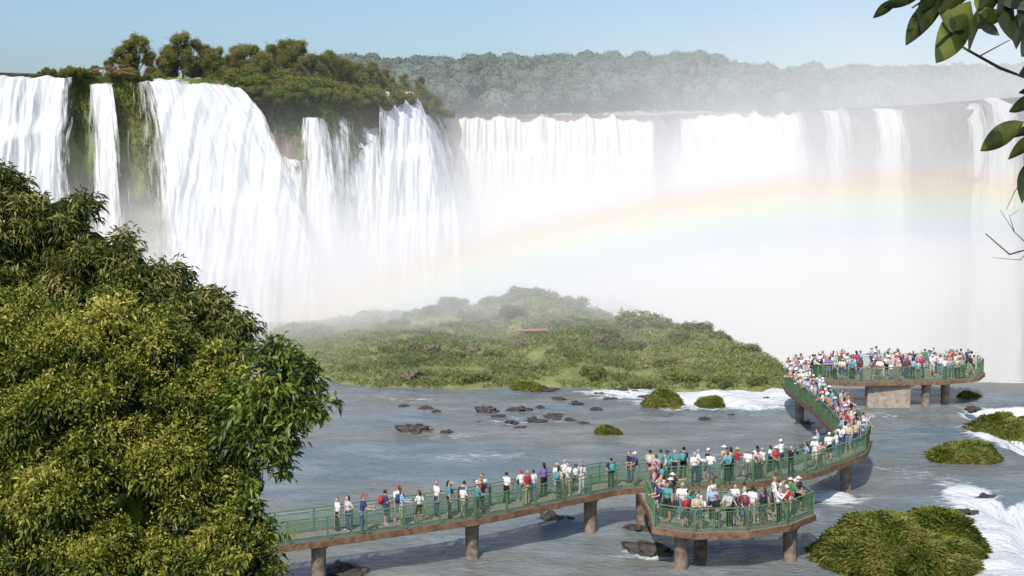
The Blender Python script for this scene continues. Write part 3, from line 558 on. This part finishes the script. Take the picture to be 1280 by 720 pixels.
pz=[(398,672),(590,644),(738,614),(803,606),(938,600),(1058,569),(1040,520),(1000,490),(865,604)]
for u,v in pz:
    p=spot(u,v,DZ); pillar(p.x,p.y,bridge,.95)
def platform(label,px,skip,pil):
    e=obj('viewing_platform',None,label=label,category='viewing platform'); pts=[spot(u,v,DZ) for u,v in px]
    bm=bmesh.new(); tp=[bm.verts.new((p.x,p.y,DZ-.004)) for p in pts]; bt=[bm.verts.new((p.x,p.y,DZ-.2)) for p in pts]; bm.faces.new(tp); bm.faces.new(bt[::-1])
    for k in range(len(pts)): bm.faces.new((tp[k],bt[k],bt[(k+1)%len(pts)],tp[(k+1)%len(pts)]))
    bmesh.ops.recalc_face_normals(bm,faces=bm.faces); obj('deck',bm_mesh('deck',bm,DECK),e)
    ribbon('edge_beam',offs(pts,-.10,True),offs(pts,-.005,True),DZ-.3,DZ-.008,RUST,e,True)
    ip=offs(pts,.06,True); ip=ip+[ip[0]]
    for a,b in zip(ip,ip[1:]): rails([a,b],e,skip)
    for u,v in pil: p=spot(u,v,DZ); pillar(p.x,p.y,e,.95)
    return e,pts
fp=[(800,616),(813,640),(817,659),(868,666),(935,664),(985,656),(1018,643),(1004,634),(940,638),(862,640),(846,630),(834,615)]
def sk2(m):
    u,v=proj(m); return u<840 and v<623
_,FPP=platform('green-railed viewing platform packed with visitors',fp,sk2,[(852,657),(876,646),(988,648)])
gp=[(1022,475),(1060,478),(1120,477),(1180,476),(1222,472),(1230,466),(1222,461),(1180,459),(1100,459),(1026,463)]
def sk3(m):
    u,v=proj(m); return u<1036
fe,GPP=platform('far viewing platform crowded with visitors above the drop',gp,sk3,[(1158,474),(1182,470)])
p=spot(1110,475,DZ); bm=bmesh.new(); box(bm,(0,0,-1.4),(3.3,.9,2.2)); box(bm,(0,0,-.36),(3.7,1.2,.14)); bmesh.ops.bevel(bm,geom=bm.edges[:],offset=.04,segments=2,affect='EDGES'); o=obj('support_wall',bm_mesh('support_wall',bm,PALEC),fe); o.location=p
# ---------- people ----------
fab={}
def fabm(n,c,r=.85):
    fab[n]=plain(n.replace(' ','_')+'_fabric',c,r,.12,9,.15); return fab[n]
shirts=[('white',(.76,.76,.75),34),('pale grey',(.5,.5,.5),9),('black',(.03,.03,.033),8),('red',(.45,.04,.04),6),('navy',(.04,.06,.17),6),('teal',(.08,.3,.32),5),('light blue',(.32,.46,.62),9),('yellow',(.55,.46,.15),3),('pink',(.6,.32,.38),5),('orange',(.55,.22,.08),1),('purple',(.25,.14,.38),3),('beige',(.52,.44,.33),8),('green',(.1,.25,.12),1),('maroon',(.2,.04,.05),2)]
trs=[('dark blue',(.05,.07,.14),8),('black',(.02,.02,.022),7),('beige',(.38,.31,.22),3),('grey',(.2,.2,.2),3),('white',(.6,.6,.58),1),('faded denim',(.15,.22,.35),5)]
for n,c,_ in shirts: fabm(n+' top',c)
for n,c,_ in trs: fabm(n+' bottom',c)
skins=[plain('skin_tone_light',(.55,.34,.25),.55,.08,6),plain('skin_tone_tan',(.42,.24,.16),.55,.08,6),plain('skin_tone_brown',(.22,.12,.08),.55,.08,6)]
hairs=[plain('dark_hair',(.015,.012,.01),.5,.3,20),plain('brown_hair',(.07,.04,.02),.5,.3,20),plain('blond_hair',(.3,.2,.09),.5,.3,20),plain('grey_hair',(.3,.3,.29),.6,.3,20)]
shoe=[plain('dark_shoe',(.03,.03,.03),.6),plain('pale_shoe',(.55,.55,.53),.6)]
hats=[plain('white_hat',(.75,.75,.72),.8,.05),plain('tan_hat',(.45,.35,.2),.8,.1),plain('dark_cap',(.04,.05,.09),.8),plain('red_cap',(.45,.04,.04),.8)]
eyem=plain('eye_and_lip',(.1,.03,.025),.4)
SK,SHI,TRO,HAI,SHO,HAT,EYE=range(7)
def person_mesh(seed,arms,legs='stand',hair='short',long_sleeve=False,shorts=False,female=False,yaw=0,lean=0):
    R=[]; bm=bmesh.new()
    def cap(a,ra,b,rb,m):
        a=Vector(a);b=Vector(b); rod(bm,a,b,ra,rb,12)
        for p_,r_ in ((a,ra),(b,rb)): bmesh.ops.create_icosphere(bm,subdivisions=2,radius=r_,matrix=Matrix.Translation(p_))
        R.append((a,ra,b,rb,m))
    def ell(c,r,m,rot=None):
        M_=Matrix.Translation(Vector(c))@(rot or Matrix.Identity(4))@Matrix.Diagonal((r[0],r[1],r[2],1)); bmesh.ops.create_icosphere(bm,subdivisions=3,radius=1,matrix=M_)
        mm=min(r); ax=Vector((0,0,max(0,r[2]-mm))); R.append((Vector(c)-ax,max(mm,(r[0]+r[1])/2*.98),Vector(c)+ax,max(mm,(r[0]+r[1])/2*.98),m))
    sw=.165 if female else .19
    L=Vector((0,lean,0))
    ell(Vector((0,-.005,.96)),(.165,.115,.12),TRO); ell(Vector((0,0,1.1))+L*.3,(.135 if female else .15,.1,.14),SHI); ell(Vector((0,0,1.28))+L*.7,(.155 if female else .175,.115,.19),SHI)
    if female: cap((-.07,.07,1.29),.06,(.07,.07,1.29),.06,SHI)
    cap(Vector((-sw+.02,0,1.415))+L,.06,Vector((sw-.02,0,1.415))+L,.06,SHI)
    cap(Vector((0,0,1.43))+L,.06,Vector((0,.012,1.54))+L,.052,SK)
    hc=Vector((0,.02,1.625))+L; ry=Matrix.Rotation(yaw,4,'Z')
    def H(x,y,z): return hc+ry@Vector((x,y,z))
    ell(hc,(.075,.092,.112),SK,ry); cap(H(0,.035,-.07),.045,H(0,.05,-.085),.035,SK); cap(H(0,.09,.0),.012,H(0,.108,-.022),.016,SK)
    for s in (-1,1): cap(H(s*.077,-.005,-.01),.017,H(s*.08,-.01,.015),.018,SK)
    if hair in('short','long','bun'):
        M_=Matrix.Translation(H(0,-.018,.026))@ry@Matrix.Diagonal((.084,.092,.1,1)); bmesh.ops.create_icosphere(bm,subdivisions=3,radius=1,matrix=M_)
        R.append((H(0,-.03,.03),.09,H(0,-.02,.05),.083,HAI))
    if hair=='long': cap(H(0,-.06,0),.075,H(0,-.075,-.2),.05,HAI)
    if hair=='bun': cap(H(0,-.1,.04),.035,H(0,-.12,.05),.04,HAI)
    if hair in('hat','cap'):
        cap(H(0,-.05,-.02),.06,H(0,-.06,-.05),.045,HAI)
        cap(H(0,-.01,.06),.088,H(0,-.01,.085),.07,HAT)
        if hair=='hat': rod(bm,H(0,0,.045),H(0,0,.062),.165,.14,24); R.append((H(-.1,0,.052),.055,H(.1,0,.052),.055,HAT)); R.append((H(0,-.1,.052),.05,H(0,.11,.052),.05,HAT))
        else: cap(H(-.03,.1,.05),.03,H(.03,.11,.05),.03,HAT); cap(H(0,.1,.055),.03,H(0,.15,.045),.022,HAT)
    kn={'stand':((.0,.02),(.0,.02),(.0,0),(.0,0)),'walk':((.0,.17),(.0,.02),(.0,.22),(.0,-.28)),'contra':((.03,.07),(0,.0),(.07,.04),(0,-.01))}[legs]
    for s,kk,ak in ((-1,kn[0],kn[2]),(1,kn[1],kn[3])):
        hip=Vector((s*.088,0,.93)); knee=Vector((s*(.1+kk[0]),kk[1],.5)); az_=.085+(.07 if ak[1]<-.1 else 0); ank=Vector((s*(.11+ak[0]),ak[1],az_))
        cap(hip,.09,knee,.062,TRO)
        if shorts:
            cap(knee,.058,knee.lerp(ank,.3),.055,SK); cap(knee.lerp(ank,.3),.055,ank,.038,SK)
        else: cap(knee,.066,ank,.055,TRO)
        cap(ank+Vector((0,-.03,-.035)),.045,ank+Vector((s*.02,.13,-.05)),.034,SHO)
    for s,(ud,fd) in zip((-1,1),arms):
        ud=Vector(ud).normalized(); fd=Vector(fd).normalized(); sh=Vector((s*sw,0,1.41))+L
        U=Vector((s*ud.x,ud.y,ud.z)); Fd=Vector((s*fd.x,fd.y,fd.z)); el_=sh+U*.29; wr=el_+Fd*.245; pm=wr+Fd*.075
        if long_sleeve: cap(sh,.057,el_,.047,SHI); cap(el_,.047,wr,.037,SHI)
        else: cap(sh,.06,sh.lerp(el_,.62),.056,SHI); cap(sh.lerp(el_,.55),.044,el_,.04,SK); cap(el_,.04,wr,.028,SK)
        lat=Fd.cross(Vector((s*1.,.2,.1))).normalized(); nn=Fd.cross(lat).normalized()
        for q in (-.022,0,.022): cap(wr+lat*q*.5,.02,pm+lat*q,.017,SK)
        for q,ll in zip((-.033,-.011,.011,.033),(.058,.072,.068,.05)):
            b0=pm+lat*q; b1=b0+(Fd*.85+nn*s*.3).normalized()*ll*.55; b2=b1+(Fd*.6+nn*s*.8).normalized()*ll*.5; cap(b0,.0105,b1,.0095,SK); cap(b1,.0095,b2,.0085,SK)
        t0=wr+Fd*.03+lat*.024; t1=t0+(Fd*.6+lat*.8).normalized()*.045; cap(t0,.013,t1,.0115,SK); cap(t1,.0115,t1+Fd*.035,.01,SK)
    me=bpy.data.meshes.new('tmp'); bm.to_mesh(me); bm.free(); o=bpy.data.objects.new('tmp',me); COL.objects.link(o)
    md=o.modifiers.new('r','REMESH'); md.mode='VOXEL'; md.voxel_size=.0125; md.use_smooth_shade=True
    m2=o.modifiers.new('s','SMOOTH'); m2.factor=.5; m2.iterations=2
    dg=bpy.context.evaluated_depsgraph_get(); ev=o.evaluated_get(dg); nm=bpy.data.meshes.new_from_object(ev); nm.name='person'
    bpy.data.objects.remove(o); bpy.data.meshes.remove(me)
    n=len(nm.polygons); C=np.zeros(n*3,np.float32); nm.polygons.foreach_get('center',C); C=C.reshape(-1,3)
    best=np.full(n,9e9); idx=np.zeros(n,np.int32)
    for a,ra,b,rb,m in R:
        a=np.array(a);b=np.array(b); ab=b-a; tt=np.clip(((C-a)@ab)/max(1e-9,ab@ab),0,1); dd=np.linalg.norm(C-(a+tt[:,None]*ab),axis=1)-(ra+(rb-ra)*tt)
        k=dd<best-1e-6; best[k]=dd[k]; idx[k]=m
    for x in (-.028,.028):
        k=np.linalg.norm(C-np.array(H(x,.088,.012)),axis=1)<.014; idx[k]=EYE
    for x in (-.015,0,.015):
        k=np.linalg.norm(C-np.array(H(x,.09,-.052)),axis=1)<.011; idx[k]=EYE
    nm.materials.clear()
    for m in (skins[0],fab['white top'],fab['black bottom'],hairs[0],shoe[0],hats[0],eyem): nm.materials.append(m)
    nm.polygons.foreach_set('material_index',idx); nm.polygons.foreach_set('use_smooth',np.ones(n,bool)); nm.update(); return nm
dn=((.12,.0,-1),(.05,.15,-1)); rail=((.1,.45,-.9),(.0,1,-.15)); up=((.25,.8,-.45),(-.35,.55,.8)); hip=((.75,-.25,-.8),(-.75,.35,-.5)); point=((.2,1,.1),(.05,1,.12)); fold=((.2,.25,-1),(-.95,.45,.1)); sw1=((.1,.4,-.9),(.05,.6,-.7)); sw2=((.1,-.4,-.9),(.05,-.1,-.9)); high=((.3,.5,.85),(-.05,.25,1))
TPL=[('with arms relaxed',person_mesh(1,(dn,dn),'stand','short',yaw=.3)),
('leaning forward',person_mesh(2,(rail,rail),'contra','cap',lean=.07)),
('holding a camera',person_mesh(3,(up,up),'stand','short',True)),
('hand on hip',person_mesh(4,(hip,dn),'contra','long',female=True,yaw=-.3)),
('pointing ahead',person_mesh(5,(dn,point),'stand','hat')),
('arms folded',person_mesh(6,(fold,fold),'contra','short',shorts=True,yaw=.5)),
('walking',person_mesh(7,(sw1,sw2),'walk','long',female=True,shorts=True)),
('walking',person_mesh(8,(sw2,sw1),'walk','cap',shorts=True)),
('taking a photo',person_mesh(9,(up,dn),'contra','bun',female=True)),
('raising one arm',person_mesh(10,(high,dn),'stand','hat',True)),
('hands on rail',person_mesh(11,(rail,rail),'stand','long',True,female=True)),
('standing at ease',person_mesh(12,(dn,rail),'contra','hat',female=True,shorts=True,yaw=-.4))]
TW=[10,9,7,8,3,8,5,5,6,1,9,9]
bm=bmesh.new(); box(bm,(0,-.19,1.24),(.29,.17,.42)); box(bm,(0,-.29,1.16),(.22,.06,.2)); bmesh.ops.bevel(bm,geom=bm.edges[:],offset=.045,segments=3,affect='EDGES')
for s in (-1,1): tube(bm,[(s*.09,-.13,1.42),(s*.1,0,1.485),(s*.105,.115,1.38),(s*.1,.12,1.2),(s*.12,-.1,1.05)],[.018]*5,6)
PACK=bm_mesh('backpack',bm,None,True); packm=[fab['black top'],fab['navy top'],fab['red top'],fab['pale grey top'],fab['teal top']]; PACK.materials.append(packm[0])
def wch(L): return random.choices(L,[x[2] for x in L])[0]
placed=[]
def person(x,y,face,shirt=None,tro=None,tpl=None,s=None,md=.36):
    for a,b in placed:
        if (a-x)**2+(b-y)**2<md*md: return False
    placed.append((x,y)); sh=shirt or wch(shirts)[0]; tr_=tro or wch(trs)[0]; desc,me=TPL[tpl] if tpl is not None else random.choices(TPL,TW)[0]
    o=obj('person',me,label=f'person in {sh} top and {tr_} bottoms {desc}',category='person',group='visitors on the walkway')
    o.location=(x,y,DZ+.003); o.rotation_euler=(0,0,face); s=s or random.choice([.9,.93,.96,.98,1,1.02,1.05,.78 if random.random()<.4 else .97]); o.scale=(s*random.uniform(.97,1.12),s*random.uniform(.97,1.1),s)
    ms=[random.choices(skins,[6,4,1])[0],fab[sh+' top'],fab[tr_+' bottom'],random.choices(hairs,[6,4,2,2])[0],random.choice(shoe),random.choices(hats,[7,3,2,1])[0],eyem]
    for sl_,m in zip(o.material_slots,ms): sl_.link='OBJECT'; sl_.material=m
    if random.random()<.22:
        b=obj('backpack',PACK,o); b.material_slots[0].link='OBJECT'; b.material_slots[0].material=random.choice(packm)
    return True
CLU=[proj(p)[0] for p in cl]; cum=[0]
for a,b in zip(cl,cl[1:]): cum.append(cum[-1]+(b-a).length)
def at_s(s,lat):
    i=min(max(int(np.searchsorted(cum,s))-1,0),len(cl)-2); f=(s-cum[i])/max(1e-9,cum[i+1]-cum[i]); p=cl[i].lerp(cl[i+1],f); d=(cl[i+1]-cl[i]).normalized(); return p+Vector((-d.y,d.x,0))*lat,d
def s_of(u):
    for i in range(len(cl)-1):
        if CLU[i]<=u<=CLU[i+1] : return cum[i]+(u-CLU[i])/(CLU[i+1]-CLU[i])*(cum[i+1]-cum[i])
fl=[(427,'white','black',0,.5),(437,'pale grey','dark blue',3,.2),(447,'navy','faded denim',1,-.5),(486,'navy','dark blue',5,.4),(500,'light blue','beige',10,-.2),(504,'white','white',7,.5),(521,'white','black',6,-.3),(553,'white','dark blue',0,.6),(561,'teal','black',3,.0),(567,'black','dark blue',1,.55),(574,'white','beige',11,-.4),(583,'light blue','faded denim',0,.2),(590,'teal','dark blue',11,-.5),(606,'black','dark blue',5,.3),(612,'white','grey',2,.6),(643,'white','black',8,.6),(656,'red','beige',0,-.2),(662,'white','grey',1,.6),(668,'white','faded denim',0,.1),(688,'purple','black',10,.5),(694,'beige','dark blue',3,-.3),(704,'white','white',11,.5),(710,'white','beige',2,.0),(716,'white','faded denim',5,.6),(722,'pale grey','white',0,-.3),(728,'white','dark blue',11,.5),(761,'black','black',0,-.2),(789,'black','dark blue',0,.5),(796,'navy','grey',1,.1)]
for u,sh,tr_,tp,lat in fl:
    p,dd=at_s(s_of(u),lat); person(p.x,p.y,math.atan2(dd.y,dd.x)-math.pi/2+(random.choice([0,math.pi/2,math.pi,math.pi/2])+random.uniform(-.4,.4)),sh,tr_,tp)
def crowd(s0,s1,n,md):
    c=0;tr=0
    while c<n and tr<n*12:
        tr+=1; lat=random.choice([-.6,.6,.58,0,.3,-.2])+random.uniform(-.08,.08); p,dd=at_s(random.uniform(s0,s1),lat); a=math.atan2(dd.y,dd.x)-math.pi/2
        f=a+(math.pi/2 if lat>.4 else -math.pi/2 if lat<-.4 else random.choice([0,math.pi,1.2]))+random.uniform(-.7,.7)
        c+=person(p.x,p.y,f,md=md)
sA,sB,sC=s_of(812),s_of(935),s_of(1060)
crowd(sA,sB,17,.38); crowd(sB,sC,15,.42)
iC=int(np.searchsorted(cum,sC)); iD=max(range(iC,len(cl)),key=lambda i:-CLU[i]); crowd(sC,cum[iD],66,.4); crowd(cum[iD],cum[-1],22,.4)
def inpoly(x,y,pts):
    r=False; n=len(pts)
    for i in range(n):
        a,b=pts[i],pts[(i+1)%n]
        if (a.y>y)!=(b.y>y) and x<(b.x-a.x)*(y-a.y)/(b.y-a.y)+a.x: r=not r
    return r
def segd(x,y,pts):
    m=9e9; n=len(pts)
    for i in range(n):
        a,b=pts[i],pts[(i+1)%n]; dx,dy=b.x-a.x,b.y-a.y; t=max(0,min(1,((x-a.x)*dx+(y-a.y)*dy)/(dx*dx+dy*dy+1e-9))); m=min(m,math.hypot(x-a.x-t*dx,y-a.y-t*dy))
    return m
def pcrowd(pts,n,md,xmin=-999):
    cx=sum(p.x for p in pts)/len(pts); cy=sum(p.y for p in pts)/len(pts); c=0;tr=0
    x0,x1=min(p.x for p in pts),max(p.x for p in pts); y0,y1=min(p.y for p in pts),max(p.y for p in pts)
    while c<n and tr<n*60:
        tr+=1; x,y=random.uniform(max(x0,xmin),x1),random.uniform(y0,y1)
        if not inpoly(x,y,pts): continue
        sd=segd(x,y,pts)
        if sd<.33 or (sd>1.1 and random.random()<.35): continue
        f=math.atan2(y-cy,(x-cx)*.4)-math.pi/2 if random.random()<.5 else random.uniform(0,6.28)
        c+=person(x,y,f+random.uniform(-.5,.5),md=md)
pcrowd(FPP,36,.38,spot(822,650,DZ).x); pcrowd(GPP,82,.38)
# ---------- mist ----------
def mist(name,bounds,gs,em,ecol,label):
    (x0,x1),(y0,y1),(z0,z1)=bounds; t=NT(name+'_volume'); g=t.n('TexCoord'); pos=g.outputs['Object']; tot=None
    for (c,s,a) in gs:
        v1=t.n('VectorMath',operation='SUBTRACT'); t.set(v1,0,pos); v1.inputs[1].default_value=c
        v2=t.n('VectorMath',operation='DIVIDE'); t.set(v2,0,v1.outputs[0]); v2.inputs[1].default_value=s
        v3=t.n('VectorMath',operation='DOT_PRODUCT'); t.set(v3,0,v2.outputs[0]); t.set(v3,1,v2.outputs[0])
        e_=t.ma('MULTIPLY',t.ma('EXPONENT',t.ma('MULTIPLY',v3.outputs['Value'],-1.)),a); tot=e_ if tot is None else t.ma('ADD',tot,e_)
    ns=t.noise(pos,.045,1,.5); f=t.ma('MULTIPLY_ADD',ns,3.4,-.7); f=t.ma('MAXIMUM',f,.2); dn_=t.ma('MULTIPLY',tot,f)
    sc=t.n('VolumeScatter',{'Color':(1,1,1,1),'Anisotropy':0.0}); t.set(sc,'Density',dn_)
    emn=t.n('Emission',{'Color':ecol}); t.set(emn,'Strength',t.ma('MULTIPLY',dn_,em)); ad=t.n('AddShader'); t.set(ad,0,sc); t.set(ad,1,emn); t.set(t.out,'Volume',ad)  # added glow stands in for sunlight scattered many times inside the spray
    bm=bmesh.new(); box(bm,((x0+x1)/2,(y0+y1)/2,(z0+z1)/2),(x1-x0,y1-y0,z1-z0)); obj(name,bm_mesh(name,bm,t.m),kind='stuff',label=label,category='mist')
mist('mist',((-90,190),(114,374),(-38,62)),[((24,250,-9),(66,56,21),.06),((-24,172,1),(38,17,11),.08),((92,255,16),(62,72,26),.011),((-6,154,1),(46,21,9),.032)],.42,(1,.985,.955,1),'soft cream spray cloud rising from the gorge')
# ---------- rainbow ----------
D=168; ap=far(1150,203,D); le=far(320,395,D); dx=ap.x-le.x; dz=ap.z-le.z; R0=(dx*dx+dz*dz)/(2*dz); cx0,cz0=ap.x,ap.z-R0
th=math.asin(dx/R0); wd=10.5; na=160
a=np.linspace(th*1.12,-.35,na); rr=np.linspace(-wd,0,22); A_,R_=np.meshgrid(a,rr)
Xr=cx0-np.sin(A_)*(R0+R_); Zr=cz0+np.cos(A_)*(R0+R_); Yr=np.full_like(Xr,D-12)+0*Xr
k_=(D-12)/D; Xr=cx0*k_-np.sin(A_)*(R0+R_)*k_; Zr=CZ+(cz0-CZ)*k_+np.cos(A_)*(R0+R_)*k_
t=NT('rainbow_light'); at_=t.n('Attribute',attribute_name='band'); b=at_.outputs['Fac']
col=t.ramp(b,[(0,(.7,.72,1)),(.25,(.5,.76,1)),(.45,(.68,.96,.76)),(.62,(1,.94,.56)),(.8,(1,.72,.42)),(1,(1,.55,.42))])
al=t.ramp(b,[(0,(0,0,0)),(.25,(.2,.2,.2)),(.55,(.27,.27,.27)),(.75,(.34,.34,.34)),(1,(0,0,0))])
ea=t.n('Attribute',attribute_name='fade'); al=t.ma('MULTIPLY',al,ea.outputs['Fac'])
em=t.n('Emission',{'Color':col,'Strength':.95}); tr=t.n('BsdfTransparent'); mx=t.n('MixShader'); t.set(mx,0,al); t.set(mx,1,tr); t.set(mx,2,em); t.set(t.out,0,mx)
B_=np.repeat(((rr+wd)/wd)[:,None],na,1); FD=np.tile(np.interp(a,[-.35,-.1,th*.6,th*.95,th*1.04,th*1.12],[1,1,1.1,1.3,.8,0]),(22,1))
obj('rainbow',mesh_np('rainbow',np.stack([Xr,Yr,Zr],-1).reshape(-1,3),grid_faces(22,na),t.m,True,{'band':B_.ravel(),'fade':FD.ravel()}),label='pale rainbow arching through the waterfall spray',category='rainbow')
print('PEOPLE',len(placed))
